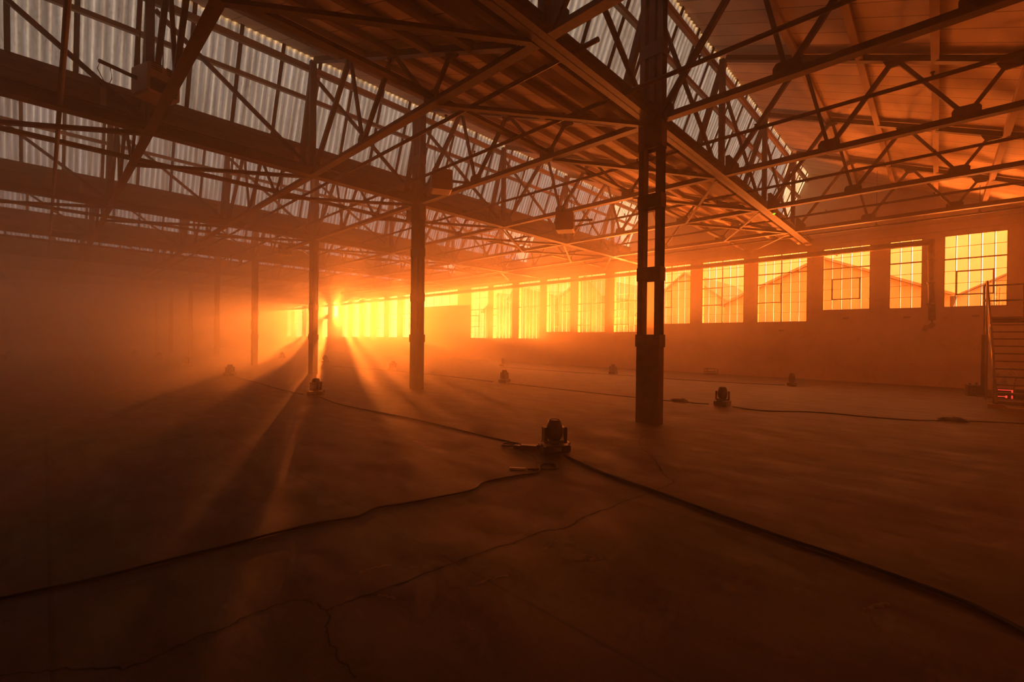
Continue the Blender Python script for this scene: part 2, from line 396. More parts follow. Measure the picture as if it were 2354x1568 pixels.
# ------------------------------------------------------------------ valley gutters
def rows_of(k): return 'nearest' if k == 0 else ORD[k] + ' nearest'
for k in range(NB):
    y = GY[k]
    b = thing('valley_gutter', (XL, y, ZC), '%s valley gutter: long steel beam with boarded trough across the hall' % rows_of(k), 'gutter', 'valley gutters of the sawtooth roof')
    m = MB(); W = XW - XL
    m.box(0, W, -.12, .12, 0, .015); m.box(0, W, -.008, .008, 0, .25); m.box(0, W, -.12, .12, .235, .25)
    m.build('steel_beam', 'steel', b)
    m = MB(); m.box(0, W, .30, .42, .10, .28); m.build('timber_bearer', 'wood', b)
    m = MB(); m.prism([(.12, .33), (1.03, .50), (1.03, .40), (.12, .27)], 'x', .02, W - .02); m.build('trough_soffit', 'fascia', b)
    m = MB(); m.prism([(.86, .38), (.82, 1.12), (.88, 1.12), (.93, .38)], 'x', .02, W - .02)
    for zz in (.45, .62, .8, .97): m.box(0, W, .80, .845, zz, zz + .02)
    m.build('fascia_boards', 'fascia', b)
    m = MB(); x = 1.1
    while x < W:
        m.box(x, x + .09, .70, .82, .40, .95); m.build('fascia_bracket', 'wood', b); m = MB(); x += 3.9

# ------------------------------------------------------------------ glazing above every gutter
GB, GTZ = .90, 6.92           # bottom of the glazing: gutter + GB at height GTZ
def glaz(y0, z):              # y on the inner face of the glazing
    return y0 + .08 + (ZR - .02 - z) / (ZR - .02 - GTZ) * (GB - .08)
for k in range(NB):
    y = GY[k]
    g = thing('roof_glazing', (XL, 0, 0), 'sloping band of corrugated translucent sheets above the %s valley gutter' % rows_of(k), 'roof light', 'corrugated glazing of the sawtooth roof')
    per, W = .15, XW - XL + .25
    n = int(W / per * 6); mv, mf = [], []
    ztop, zbot = ZR + .02, GTZ - .06
    for i in range(n + 1):
        x = W * i / n; off = .02 * math.sin(2 * math.pi * x / per)
        mv += [(x, glaz(y, ztop) + .06 + off, ztop), (x, glaz(y, zbot) + .06 + off, zbot)]
        if i: mf.append((2 * i - 2, 2 * i, 2 * i + 1, 2 * i - 1))
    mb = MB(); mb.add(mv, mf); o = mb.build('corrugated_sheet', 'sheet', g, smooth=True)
    m = MB(); x = .35
    while x < W:
        m.bar((x, glaz(y, ztop) + .03, ztop), (x, glaz(y, zbot) + .03, zbot), .085, .02, up=(0, -1, 0)); x += .93
    m.build('lap_strips', 'lap', g)
    z = 8.0
    m = MB(); m.bar((0, glaz(y, z) - .03, z), (W - .3, glaz(y, z) - .03, z), .09, .10); m.build('mid_rail', 'wood', g)
    z = 8.66
    m = MB(); m.bar((0, glaz(y, z) - .05, z), (W - .3, glaz(y, z) - .05, z), .10, .15); m.build('top_rail', 'wood', g)

# ------------------------------------------------------------------ purlins along the slopes
for k in range(NB):
    yr = GY[k] + .06
    offs = [1.72, 2.85, 4.02, 5.25, 6.4]
    for j, d in enumerate(offs):
        y = yr - d; z = slope_z(y, yr) - .085
        mb = MB(); mb.box(0, XW - XL, -.06, .06, -.08, .075)
        o = mb.build('roof_purlin', 'wood', loc=(XL, y, z))
        tag(o, '%s timber purlin down from the ridge in the %s roof bay from the camera' % (ORD[j], ORD[k]), 'purlin', 'timber purlins of the sawtooth roof')

# ------------------------------------------------------------------ roof trusses
def truss_parts(near):
    """list of (part name, MB) in coordinates relative to the gutter the truss ends on (y = 0 there, earlier gutter at -SP)"""
    P = []
    zt = lambda yrel: ZR - (.43 if near else .392) * (SP + .06 - yrel) - .09
    if near: bn, tn = [-2.27, -4.4, -6.55], [-1.75, -3.36, -4.96, -6.5]
    else: bn, tn = [-SP + 5.15, -SP + 2.65], [-SP + 5.78, -SP + 3.95, -SP + 2.05]
    zb = ZC + .07
    def T(p, q, w, h, t=.03):
        m = MB(); m.bar(p, q, t, h); m.bar(p, q, w, .014, dh=-h / 2); return m
    P.append(('bottom_chord', T((0, -SP + .14, zb), (0, -.13, zb), .17, .13, .05)))
    P.append(('top_chord', T((0, -SP + .55, zt(.55)), (0, -.08, zt(SP - .08)), .15, .13, .05)))
    def web(a, b, w):
        m = MB(); m.bar((0, a[0], a[1]), (0, b[0], b[1]), w, w * .9, up=(1, 0, 0)); P.append(('web_bar', m))
    top = [(y, zt(y + SP)) for y in tn]; bot = [(y, zb + .02) for y in bn]
    web((-.12, zb), top[0], .10)
    seq = []
    for i in range(len(bot)):
        web(top[i], bot[i], .07)
        if i + 1 < len(top): web(bot[i], top[i + 1], .085 if i % 2 == 0 else .065)
    m = MB(); m.box(-.075, .075, -.06, .06, ZC + .26, zt(SP) - .05); P.append(('end_post', m))
    m = MB(); m.bar((0, -.02, ZR - .22), (0, GB - .14, 6.2), .13, .12, up=(0, 1, 0)); P.append(('glazing_post', m))
    for (y, z) in bot:
        m = MB(); m.prism([(y - .2, z - .04), (y + .2, z - .04), (y + .2, z + .13), (y + .15, z + .2), (y - .15, z + .2), (y - .2, z + .13)], 'x', -.02, .02); P.append(('gusset_plate', m))
    for (y, z) in top:
        m = MB(); m.prism([(y - .24, z - .08), (y + .24, z + .1), (y + .2, z + .02), (y + .1, z - .17), (y - .12, z - .17)], 'x', -.02, .02); P.append(('gusset_plate', m))
    m = MB(); m.prism([(-.42, zb - .05), (-.1, zb - .05), (-.1, zb + .45), (-.2, zb + .45), (-.42, zb + .16)], 'x', -.02, .02); P.append(('gusset_plate', m))
    return P
GRP = 'lattice roof trusses between the valley gutters'
def tl(k, i):
    n = len(TX) - 1 - i
    return '%s lattice steel truss from the window wall in the %s roof bay from the camera' % (ORD[n], ORD[k])
proto = {}
for k in range(NB):
    for i, x in enumerate(TX):
        if k == 0 and x < 4: continue                      # behind the camera's field of view
        loc = (x, GY[k], 0)
        kind = 'near' if k == 0 else 'full' if k < 4 else 'far'
        if kind in proto: copy_tree(proto[kind], loc, tl(k, i)); continue
        parts = truss_parts(kind == 'near')
        if kind == 'far':
            m = MB()
            for _, p in parts: m.add(p.v, p.f)
            o = m.build('roof_truss', 'steel', loc=loc); tag(o, tl(k, i), 'truss', GRP)
        else:
            o = thing('roof_truss', loc, tl(k, i), 'truss', GRP)
            for nm, p in parts: p.build(nm, 'steel', o)
        proto[kind] = o

# diagonal braces in the plane of each glazing line: ridge of one truss to gutter of the next
bp = None
xs = TX + [XW]
for k in range(1 if False else 0, 5):
    for i in range(len(TX) - 1):
        if k == 0 and TX[i] < 1: continue
        w = TX[i + 1] - TX[i]
        m = MB(); m.bar((.1, 0, 8.45), (w - .1, .02, 6.12), .085, .07, up=(0, 1, 0))
        o = m.build('sway_brace', 'steel', loc=(TX[i], GY[k] + .1, 0))
        n = len(TX) - 2 - i
        tag(o, 'slanting steel sway brace over the %s valley gutter, %s from the window wall' % (rows_of(k), ORD[n]), 'brace', 'sway braces below the glazing')
# horizontal diagonal braces at bottom-chord level, and the tie running across the middle of each bay
for k in range(0, 5):
    yt = GY[k] - SP + 2.6 if k else GY[0] - 5.3
    if k:
        m = MB(); m.bar((0, 0, 0), (XW - XL, 0, 0), .07, .09); m.bar((0, 0, 0), (XW - XL, 0, 0), .14, .014, dh=-.045)
        o = m.build('lateral_tie', 'steel', loc=(XL, yt, ZC + .19))
        tag(o, 'long steel lateral tie across the trusses of the %s roof bay from the camera' % ORD[k], 'tie beam', 'lateral ties of the roof')
    if k == 0: continue
    for i in range(1, len(TX)):
        if k > 3: break
        m = MB(); xa, xb = TX[i], TX[i - 1]
        m.bar((xa - .1, GY[k - 1] + .15, ZC - .02), (xb + .05, yt - .1, ZC - .02), .10, .02); m.bar((xa - .1, GY[k - 1] + .15, ZC + .02), (xb + .05, yt - .1, ZC + .02), .02, .08)
        o = m.build('plan_brace', 'steel')
        tag(o, 'flat-lying diagonal steel brace of the %s roof bay, %s from the window wall' % (ORD[k], ORD[len(TX) - 1 - i]), 'brace', 'horizontal wind braces of the roof')
        if i >= 5:
            m = MB(); nx = (TX + [XW])[i + 1] if i + 1 < len(TX) + 1 else XW
            m.bar((xa + .1, GY[k - 1] + .15, ZC - .02), (nx - .05, yt - .1, ZC - .02), .08, .02)
            o = m.build('plan_brace', 'steel')
            tag(o, 'counter-diagonal flat steel brace of the %s roof bay, %s from the window wall' % (ORD[k], ORD[len(TX) - 1 - i]), 'brace', 'horizontal wind braces of the roof')

# sprinkler pipes along the hall
SPR = [(5.45, 3.55, 'pipe with a cut free end, left of the nearest column'), (6.95, YB, 'pipe running over the nearest column towards the far wall'),
       (9.9, YB, 'pipe running just right of the nearest column head'), (13.9, YB, 'pipe running between the fifth and sixth trusses toward the far wall'), (17.8, YB, 'pipe running close to the window wall trusses'),
       (.2, 7, 'pipe running left of the big unit heater')]
for x, ya, lab in SPR:
    t_ = thing('sprinkler_pipe', (x, ya, 5.9), 'thin steel sprinkler ' + lab, 'pipe', 'sprinkler pipes under the roof')
    MB().tube([(0, 0, 0), (0, YF - ya - .05, 0)], .038, 8).build('pipe', 'steel', t_)
    m = MB(); y = .9
    while y < 34: m.lathe([(.016, 0), (.016, .05), (.035, .055), (.035, .065)], 6, (0, y, .03)); y += 2.6
    m.build('sprinkler_heads', 'steel', t_)
    m = MB(); y = GY[0] - ya if ya < GY[0] else .4
    for k in range(5):
        yy = GY[k] - ya
        if yy > 0: m.box(-.012, .012, yy - .012, yy + .012, 0, .0 + .0 + .12)
    if m.v: m.build('hanger_rods', 'steel', t_)

# ------------------------------------------------------------------ unit heaters
def make_heater(loc, rz, label):
    h = thing('unit_heater', loc, label, 'heater', 'unit heaters hung under the roof', rz)
    MB().rbox(-.28, .28, 0, .56, -.26, .26, .05).build('casing', 'heater', h)
    m = MB()
    for s in (-1, 1):
        for j in range(4): m.box(s * .13 - .09, s * .13 + .09, -.272, -.255, .44 + j * .04, .46 + j * .04)
    m.build('louvres', 'louvre', h)
    m = MB(); m.box(-.23, .23, -.275, -.255, .05, .27)
    for j in range(5): m.box(-.22, .22, -.295, -.27, .07 + j * .048, .082 + j * .048)
    m.build('outlet_grille', 'louvre', h)
    m = MB(); m.tube([(-.28, .1, .3), (-.85, .1, .3)], .035, 10); m.build('flue_pipe', 'steel', h)
    m = MB()
    for sx in (-.2, .2): m.tube([(sx, .15, .55), (sx, .15, 1.3)], .010, 6)
    m.build('hanging_rods', 'steel', h)
    m = MB(); m.tube([(-.83, .1, .3), (-.87, .1, .15), (-.78, .1, -.02), (-.7, .1, -.05), (-.66, .1, .08), (-.68, .1, .27)], .007, 5); m.build('power_cord', 'cable', h)
    return h
h0 = make_heater((1.5, 11.1, 6.2), R(20), 'cream unit heater with louvres hung beside the upper-left truss')
copy_tree(h0, (7.67, 10.1, 5.7), 'cream unit heater hung beside the second nearest column head', R(150))
copy_tree(h0, (11.3, 8.5, 5.0), 'cream unit heater hung above the tall narrow windows, near the middle of the roof', R(120))
copy_tree(h0, (9.3, 13.7, 5.8), 'cream unit heater half hidden behind the second nearest column', R(30))
copy_tree(h0, (8.2, 23.3, 5.6), 'distant unit heater between the third and fourth columns', R(60))

# ------------------------------------------------------------------ big pipe along the window wall, with its down-pipe
d = thing('heating_main', (XW - .35, .1, 5.38), 'fat grey pipe running along the wall across the window tops and turning down', 'pipe')
MB().tube([(0, YF - 1, -.15), (0, 26, -.12), (0, 1.0, 0), (0, .12, 0)], .11, 14).build('wall_run', 'duct', d, smooth=True)
MB().tube([(0, .1, .1), (0, .1, -.4), (0, .08, -1.6), (0, .05, -2.9)], .10, 14).build('down_pipe', 'rust', d, smooth=True)
m = MB()
for z in (-.65, -1.5, -2.3): m.lathe([(.115, z - .04), (.128, z - .02), (.128, z + .02), (.115, z + .04)], 14, (0, .09, 0))
m.build('pipe_collars', 'rust', d)
MB().tube([(0, .05, -2.85), (0, .02, -3.05), (-.02, .1, -3.14), (-.03, .2, -3.15), (-.03, .26, -3.3)], .085, 10).build('outlet_elbow', 'rust', d, smooth=True)
m = MB(); y = 3.0
while y < 60: m.box(-.02, .34, y - .02, y + .02, -.12, -.09); y += 5.1
m.build('wall_brackets', 'rust', d)
# slim hung pipe just in front of the wall, with hanger rods
hp = thing('hung_pipe', (20.9, YB + .05, 5.86), 'slim dark pipe on rods hung in front of the gable wall', 'pipe')
MB().tube([(0, 0, 0), (0, 70, 0)], .035, 8).build('pipe', 'steel', hp)
m = MB()
for y in (5.0, 7.6, 10.2, 12.6): 
    m.tube([(0, y, 0), (0, y, roof_under(y + YB) - 5.88)], .008, 5); m.lathe([(.05, -.02), (.05, .05), (.02, .1)], 8, (0, y, 0))
m.build('hanger_rods', 'steel', hp)

# air bricks low in the window wall
for (y, z, l) in ((-.99, 2.62, 'air brick below the rightmost window'), (.87, 2.62, 'air brick below the narrow window beside the down-pipe'), (2.77, 2.63, 'air brick below the third window from the right'), (5.12, 2.13, 'air brick below the fourth window from the right')):
    m = MB(); m.box(-.02, .02, -.11, .11, -.045, .045); o = m.build('air_brick', 'wall', loc=(XW - .012, y, z)); tag(o, l, 'vent', 'air bricks in the window wall')
    m = MB()
    for j in range(9): m.box(-.024, -.018, -.095 + j * .022, -.085 + j * .022, -.035, .035)
    m.build('slots', 'louvre', o)

# ------------------------------------------------------------------ moving-head lights on a grid on the floor
def make_head(loc, label, rz, pan):
    b = thing('moving_head_light', loc, label, 'stage light', 'moving-head stage lights set out in a grid on the floor', rz)
    m = MB(); m.rbox(-.19, .19, .012, .115, -.15, .15, .03)
    m.box(-.205, -.17, -.12, .12, .03, .10); m.box(.17, .205, -.12, .12, .03, .10); m.build('base', 'black', b)
    m = MB()
    for sx in (-1, 1):
        for sy in (-1, 1): m.lathe([(.02, 0), (.02, .014)], 8, (sx * .15, sy * .11, 0))
    m.build('rubber_feet', 'black', b)
    m = MB()
    for s in (-1, 1): m.tube([(s * .2, -.07, .1), (s * .215, -.06, .13), (s * .215, .06, .13), (s * .2, .07, .1)], .01, 6)
    m.build('carry_handles', 'black', b)
    m = MB(); m.box(-.05, .05, -.155, -.149, .04, .09); m.build('display_panel', 'galv', b)
    y = MB(); ca, sa = math.cos(pan), math.sin(pan)
    y.lathe([(.07, .11), (.075, .125), (.075, .135)], 18)
    y.rbox(-.16, .16, .128, .17, -.06, .06, .02)
    for s in (-1, 1): y.rbox(min(s * .118, s * .165), max(s * .118, s * .165), .135, .365, -.085, .085, .022)
    y.v = [(v[0] * ca - v[1] * sa, v[0] * sa + v[1] * ca, v[2]) for v in y.v]
    yo = y.build('yoke', 'black', b)
    m = MB(); m.lathe([(.06, .165), (.085, .175), (.1, .2), (.112, .26), (.114, .33), (.108, .38), (.096, .425), (.084, .452), (.074, .462), (.066, .46), (.062, .452), (.0, .45)], 28)
    m.build('lamp_housing', 'black', b, smooth=True)
    m = MB(); m.lathe([(.0, .449), (.03, .4535), (.055, .4515), (.060, .4505)], 24); m.build('front_lens', 'white', b, smooth=True)
    return b
HL = [((5.05, 3.95), -.55, -.65, 'nearest moving-head light, standing beside a tangle of cables'), ((11.8, 3.9), .0, 1.9, 'moving-head light right of the nearest column'),
      ((19.2, 3.9), .2, .2, 'moving-head light closest to the wall between the nearest column and the stairs'), ((11.8, 11.6), .3, 1.3, 'dark moving-head light in the open floor between the second column and the nearest column'),
      ((18.8, 11.2), .1, 1.4, 'hazy moving-head light by the wall just left of the nearest column'), ((18.9, 18.7), .2, .9, 'hazy moving-head light farther back, in line with the tall narrow windows'),
      ((11.9, 19.4), .1, .0, 'moving-head light just left of the second nearest column'), ((5.2, 12.4), -.65, .65, 'moving-head light at the foot of the third column'),
      ((12.4, 28.2), .0, .5, 'moving-head light under the sun window, right of the third column'), ((12.45, 35.8), .0, .6, 'moving-head light between the third and fourth columns'),
      ((5.2, 20.6), -.65, .7, 'moving-head light left of the fourth column, nearer of the left row'), ((5.2, 28.4), -.65, .7, 'moving-head light left of the fifth column, next in the left row'),
      ((5.4, 38.0), -.6, .75, 'faint moving-head light farther along the left row'), ((4.85, 44.5), -.6, .7, 'very faint moving-head light deep along the left row'),
      ((5.35, 54.2), -.6, .7, 'most distant moving-head light of the left row'), ((13.5, 47.5), .0, .6, 'distant moving-head light left of the fourth column foot'),
      ((-1.53, 37.2), -.6, .8, 'moving-head light cut by the left edge of the view'), ((-1.57, 45.5), -.6, .8, 'hazy moving-head light next to the left edge'), ((-1.5, 53.5), -.6, .8, 'third hazy moving-head light near the left edge')]
p0 = None
for (x, y), rz, pan, lab in HL:
    make_head((x, y, 0), lab, rz, pan - rz)
# ------------------------------------------------------------------ cables and bits on the floor
def smooth_path(pts, z=.012, sub=6):
    P = [Vector((p[0], p[1], z)) for p in pts]; out = []
    for i in range(len(P) - 1):
        a, b, c, d_ = P[max(i - 1, 0)], P[i], P[i + 1], P[min(i + 2, len(P) - 1)]
        for s in range(sub):
            t = s / sub; t2, t3 = t * t, t * t * t
            out.append(.5 * ((2 * b) + (c - a) * t + (2 * a - 5 * b + 4 * c - d_) * t2 + (3 * b - a - 3 * c + d_) * t3))
    out.append(P[-1]); return out
def cable(pts, r, lab, name='power_cable'):
    o = MB().tube(smooth_path(pts, r + .001), r, 8).build(name, 'cable', smooth=True)
    return tag(o, lab, 'cable', 'cables lying on the floor')
cable([(-1.6, 4.35), (-.17, 4.06), (.21, 3.97), (.71, 3.92), (1.53, 3.84), (1.79, 3.76), (1.95, 3.72), (2.16, 3.78), (2.45, 3.68), (3.09, 3.53), (3.38, 3.62), (3.83, 3.53), (4.04, 3.45), (4.17, 3.48), (4.26, 3.56), (4.36, 3.63), (4.46, 3.62), (4.5, 3.52), (4.42, 3.41), (4.3, 3.43), (4.1, 3.62)], .010,
      'black cable snaking from the left edge to a loop before the nearest light')
cable([(5.2, 20.3), (5.14, 17.5), (4.98, 14.5), (5.0, 12.75)], .011, 'black cable linking the light at the third column foot with the one behind')
cable([(5.12, 12.1), (4.9, 10.4), (4.92, 9.36), (5.04, 7.34), (5.0, 5.52), (5.0, 4.75), (4.97, 4.5)], .011, 'black cable from the third column to the cable tangle by the nearest light')
cable([(4.98, 3.72), (4.87, 3.5), (4.6, 2.78), (4.47, 2.17), (4.31, 1.57), (4.15, .89), (4.08, .46), (3.99, .1), (3.91, -.16), (3.79, -.33), (3.6, -.55), (3.3, -.8)], .016, 'thick black cable running from the nearest light to the right-hand corner')
cable([(4.72, 4.26), (4.66, 4.05), (4.53, 3.84), (4.3, 3.66), (4.2, 3.56), (4.12, 3.54)], .006, 'thin cord hooking down from the cable tangle to the loop')
cable([(10.9, 23.9), (11.65, 19.8), (11.76, 14.32), (11.6, 12.0)], .011, 'black cable behind the second column along the middle row of lights')
cable([(11.6, 11.2), (11.48, 8.55), (11.46, 6.04), (11.5, 5.19), (11.64, 4.84), (11.57, 4.47), (11.7, 4.2)], .011, 'black cable passing behind the nearest column')
cable([(11.68, 3.62), (11.5, 2.94), (12.2, 1.97), (12.29, 1.03), (12.51, .34), (13.2, -.45), (13.7, -1.3)], .012, 'wavy black cable crossing the floor below the stairs')
cable([(18.0, 18.0), (18.03, 13.45), (18.3, 10.9), (18.25, 7.96), (18.5, 5.81), (19.05, 4.1)], .011, 'black cable along the foot of the window wall')
# splitter and plug by the nearest light
s_ = thing('power_splitter', (4.86, 4.27, 0), 'black power splitter lying in the cable tangle left of the nearest light', 'splitter', rz=R(-60))
MB().rbox(-.12, .12, 0, .075, -.055, .055, .02).build('body', 'black', s_)
m = MB(); m.rbox(.12, .2, .02, .085, -.035, .035, .02); m.rbox(-.22, -.12, .0, .06, -.03, .03, .02); m.build('plugs', 'black', s_)
def coil(c, rad, turns, lab):
    pts = []
    for i in range(turns * 14 + 1):
        a = 2 * math.pi * i / 14; rr = rad * (1 + .12 * math.sin(2.3 * a)); pts.append((c[0] + rr * 1.5 * math.cos(a) * .9, c[1] + rr * math.sin(a), .012 + .006 * (i / 14)))
    o = MB().tube(pts, .007, 6).build('cable_loops', 'cable', smooth=True); return tag(o, lab, 'cable', 'cables lying on the floor')
coil((4.86, 4.62), .11, 3, 'loose loops of cable behind the power splitter')
o = MB().tube([(4.98, 4.18, .05), (5.0, 4.14, .13), (5.03, 4.08, .155), (5.06, 4.04, .12), (5.08, 4.0, .10)], .008, 6).build('power_cable', 'cable', smooth=True)
tag(o, 'short arched lead from the splitter up to the nearest light', 'cable', 'cables lying on the floor')
o = MB().bar((3.97, 3.80, .012), (4.09, 3.64, .012), .035, .022).build('cable_connector', 'white'); tag(o, 'pale in-line connector lying at the end of the cable loop', 'connector')
for (x, y, l) in ((11.6, 4.92, 'small black lump of connectors on the cable right of the nearest column'), (13.0, -.25, 'flat coil of spare cable on the floor below the stairs')):
    pts = []
    for i in range(43):
        a = 2 * math.pi * i / 14; pts.append((x + .14 * math.cos(a), y + .2 * math.sin(a) * (1 + .2 * math.sin(a * 1.7)), .012 + .0015 * i))
    o = MB().tube(pts, .010, 6).build('cable_coil', 'cable', smooth=True); tag(o, l, 'cable', 'cables lying on the floor')
# cracks (fine dark ribbons in the slab)
def ribbon(pts, w, name, mat, z=.0015):
    P = smooth_path(pts, z, 7); Q = []
    rnd = random.Random(len(pts) * 7 + int(w * 1e5))
    for i, p in enumerate(P): Q.append(p + Vector((rnd.uniform(-.012, .012), rnd.uniform(-.012, .012), 0)))
    m = MB(); vs, fs = [], []
    for i, p in enumerate(Q):
        d_ = (Q[min(i + 1, len(Q) - 1)] - Q[max(i - 1, 0)]).normalized(); n = Vector((-d_.y, d_.x, 0)) * w * rnd.uniform(.5, 1.2)
        vs += [p + n, p - n]
        if i: fs.append((2 * i - 2, 2 * i, 2 * i + 1, 2 * i - 1))
    m.add(vs, fs); return m.build(name, mat, f)
ribbon([(8.1, 3.5), (6.88, 3.52), (6.21, 3.21), (5.81, 2.84), (5.43, 2.56), (5.09, 2.31), (5.0, 2.17), (4.81, 2.14), (4.47, 2.17), (4.09, 2.22), (3.67, 2.26), (3.36, 2.3), (3.08, 2.27), (2.89, 2.36), (2.56, 2.4), (2.25, 2.46), (1.81, 2.5), (1.36, 2.55), (1.16, 2.58)], .007, 'crack', 'crack')
ribbon([(-.4, 3.3), (-.13, 3.15), (.07, 3.01), (.28, 2.81), (.51, 2.82), (.71, 2.82), (.88, 2.84), (1.09, 2.79), (1.14, 2.66), (1.14, 2.52), (1.06, 2.36), (1.03, 2.15), (1.02, 1.96)], .006, 'crack', 'crack')
ribbon([(3.88, 5.4), (3.95, 5.55), (4.0, 5.75), (4.0, 5.9)], .05, 'filler_patch', 'scuff', .001)
for (a, b, w) in (((1.50, 2.83), (1.7, 2.78), .012), ((1.9, 2.16), (2.18, 2.1), .012), ((2.63, 2.16), (2.83, 2.17), .010), ((2.7, 1.85), (2.8, 1.78), .02), ((6.5, 4.6), (6.7, 4.55), .012), ((1.45, 2.5), (1.5, 2.4), .012), ((2.8, 1.9), (2.83, 1.75), .01), ((3.4, .3), (3.6, .2), .02)):
    ribbon([a, ((a[0] + b[0]) / 2, (a[1] + b[1]) / 2 + .01), b], w, 'paint_scuff', 'scuff', .001)
# small crate by the wall
c_ = thing('wire_crate', (22.2, 7.88, 0), 'low open-framed crate standing at the foot of the window wall', 'crate')
m = MB()
for sx in (-.2, .2):
    for sy in (-.24, .24): m.bar((sx, sy, 0), (sx, sy, .3), .035, .035)
    for z in (.02, .15, .29): m.bar((sx, -.24, z), (sx, .24, z), .03, .03)
for sy in (-.24, .24):
    for z in (.02, .15, .29): m.bar((-.2, sy, z), (.2, sy, z), .03, .03)
m.build('frame', 'column', c_); MB().box(-.19, .19, -.23, .23, .0, .09).build('tray', 'column', c_)

# ------------------------------------------------------------------ scaffold stair at the right
st = thing('access_stair', (16.6, -1.1, 0), 'scaffold stair with tube handrails and landing at the right edge of the view', 'stairs')
NS, RUN, RISE, WID = 12, 2.35, 2.40, 1.5
for side, yy in ((0, 0.0), (1, -WID)):
    m = MB(); m.bar((.05, yy, .06), (RUN, yy, RISE), .05, .20); m.build('stringer', 'galv', st)
for i in range(NS):
    t_ = (i + .8) / NS
    m = MB(); m.box(RUN * t_ - .11, RUN * t_ + .11, -WID + .02, -.02, RISE * t_ - .018, RISE * t_ + .018); m.build('tread', 'galv', st)
m = MB(); m.box(RUN, RUN + 1.3, -WID - .1, .04, RISE - .13, RISE); m.build('landing_deck', 'column', st)
for (x, yy) in ((RUN + .05, .06), (RUN + 1.2, .06), (RUN + 1.2, -.75), (RUN + 1.2, -1.5)):
    m = MB(); m.tube([(x, yy, 0 if yy > 0 else RISE - .1), (x, yy, RISE + 1.05)], .025, 8); m.build('guard_post', 'galv', st)
m = MB()
for z in (RISE + .55, RISE + 1.02):
    m.tube([(RUN + 1.2, .06, z), (RUN + 1.2, -1.5, z)], .024, 8); m.tube([(RUN + .05, .06, z), (RUN + 1.2, .06, z)], .024, 8)
m.build('guard_rails', 'galv', st)
m = MB(); m.tube([(.02, .05, .03), (.12, .05, .98), (.2, .05, 1.05), (RUN + .05, .06, RISE + 1.05)], .025, 8)
m.tube([(.14, .05, .55), (RUN + .05, .06, RISE + .6)], .022, 8); m.tube([(1.1, .05, 1.1), (1.12, .05, 2.15)], .02, 8); m.build('hand_rail', 'galv', st)
m = MB(); m.box(RUN + .9, RUN + 1.05, -.02, .12, .03, RISE - .5); m.build('support_leg', 'column', st)
m = MB(); m.box(RUN + .75, RUN + 1.2, -.15, .22, 0, .035); m.build('sole_plate', 'column', st)
MB().box(-.12, .1, -.14, .16, 0, .10).build('foot_block', 'wood', st)
m = MB(); m.box(.6, .68, -WID, .02, .04, .12); m.build('toe_bar', 'galv', st)
o = MB().box(-.035, .035, -1.5, 0, 0, .035).build('floor_plank', 'lampwood', loc=(16.72, -1.27, 0)); tag(o, 'pale plank lying on the floor beside the stair foot block', 'plank')
# machines under the stair
hz = thing('haze_machine', (20.1, -1.0, 0), 'black haze machine on the floor under the stair landing', 'machine', rz=R(8))
MB().rbox(-.2, .2, .0, .33, -.1, .33, .03).build('body', 'black', hz)
m = MB(); m.tube([(-.1, .25, .33), (-.1, .25, .37), (.05, .25, .37), (.05, .25, .33)], .015, 6); m.lathe([(.04, .33), (.04, .40), (.02, .42)], 10, (0, .1, 0)); m.build('filler_cap', 'black', hz)
m = MB(); m.tube([(-.205, .2 + .05 * math.cos(a * .7), .17 + .07 * math.sin(a * .7)) for a in range(10)], .012, 6); m.build('outlet_ring', 'galv', hz)
rg = thing('control_rack', (19.75, -1.40, 0), 'small machine glowing red under the stair treads', 'machine')
MB().rbox(-.14, .14, .015, .30, -.26, .16, .02).build('body', 'black', rg)
m = MB()
m.box(-.146, -.139, -.2, .08, .25, .27); m.box(-.146, -.139, -.22, -.19, .14, .27); m.box(-.146, -.139, -.22, -.19, .02, .11)
m.box(-.146, -.139, -.11, -.07, .03, .1); m.box(-.146, -.139, -.08, .08, .06, .075); m.box(-.146, -.139, -.09, -.05, .14, .17)
m.build('red_display', 'red', rg)
bx = thing('amplifier_case', (19.7, -1.87, 0), 'dark case with one red lamp beside the glowing machine', 'case')
MB().rbox(-.17, .17, .0, .29, -.28, .2, .02).build('body', 'black', bx)
MB().box(-.178, -.169, -.05, -.025, .06, .09).build('indicator', 'red', bx)
fn = thing('floor_fan', (20.45, -1.5, 0), 'round wire-caged floor fan behind the stair treads', 'fan')
m = MB()
for k in range(24):
    a = 2 * math.pi * k / 24; m.tube([(0, .03 * math.cos(a), .62 + .03 * math.sin(a)), (-.09, .16 * math.cos(a), .62 + .16 * math.sin(a)), (0, .28 * math.cos(a), .62 + .28 * math.sin(a))], .004, 4)
for rr, xx in ((.28, 0), (.2, -.075), (.1, -.06)):
    m.tube([(xx, rr * math.cos(2 * math.pi * k / 32), .62 + rr * math.sin(2 * math.pi * k / 32)) for k in range(33)], .006, 5)
m.build('wire_cage', 'white', fn)
m = MB()
for k in range(3):
    a = 2 * math.pi * k / 3 + .4; u, w_ = (math.cos(a), math.sin(a)), (-math.sin(a), math.cos(a))
    vs = [(.02, .03 * u[0] - .03 * w_[0], .62 + .03 * u[1] - .03 * w_[1]), (.05, .03 * u[0] + .03 * w_[0], .62 + .03 * u[1] + .03 * w_[1]), (.07, .24 * u[0] + .09 * w_[0], .62 + .24 * u[1] + .09 * w_[1]), (.01, .25 * u[0] - .06 * w_[0], .62 + .25 * u[1] - .06 * w_[1])]
    m.add(vs + [(v[0] + .006, v[1], v[2]) for v in vs], [(0, 1, 2, 3), (7, 6, 5, 4), (0, 4, 5, 1), (1, 5, 6, 2), (2, 6, 7, 3), (3, 7, 4, 0)])
m.build('blades', 'heater', fn)
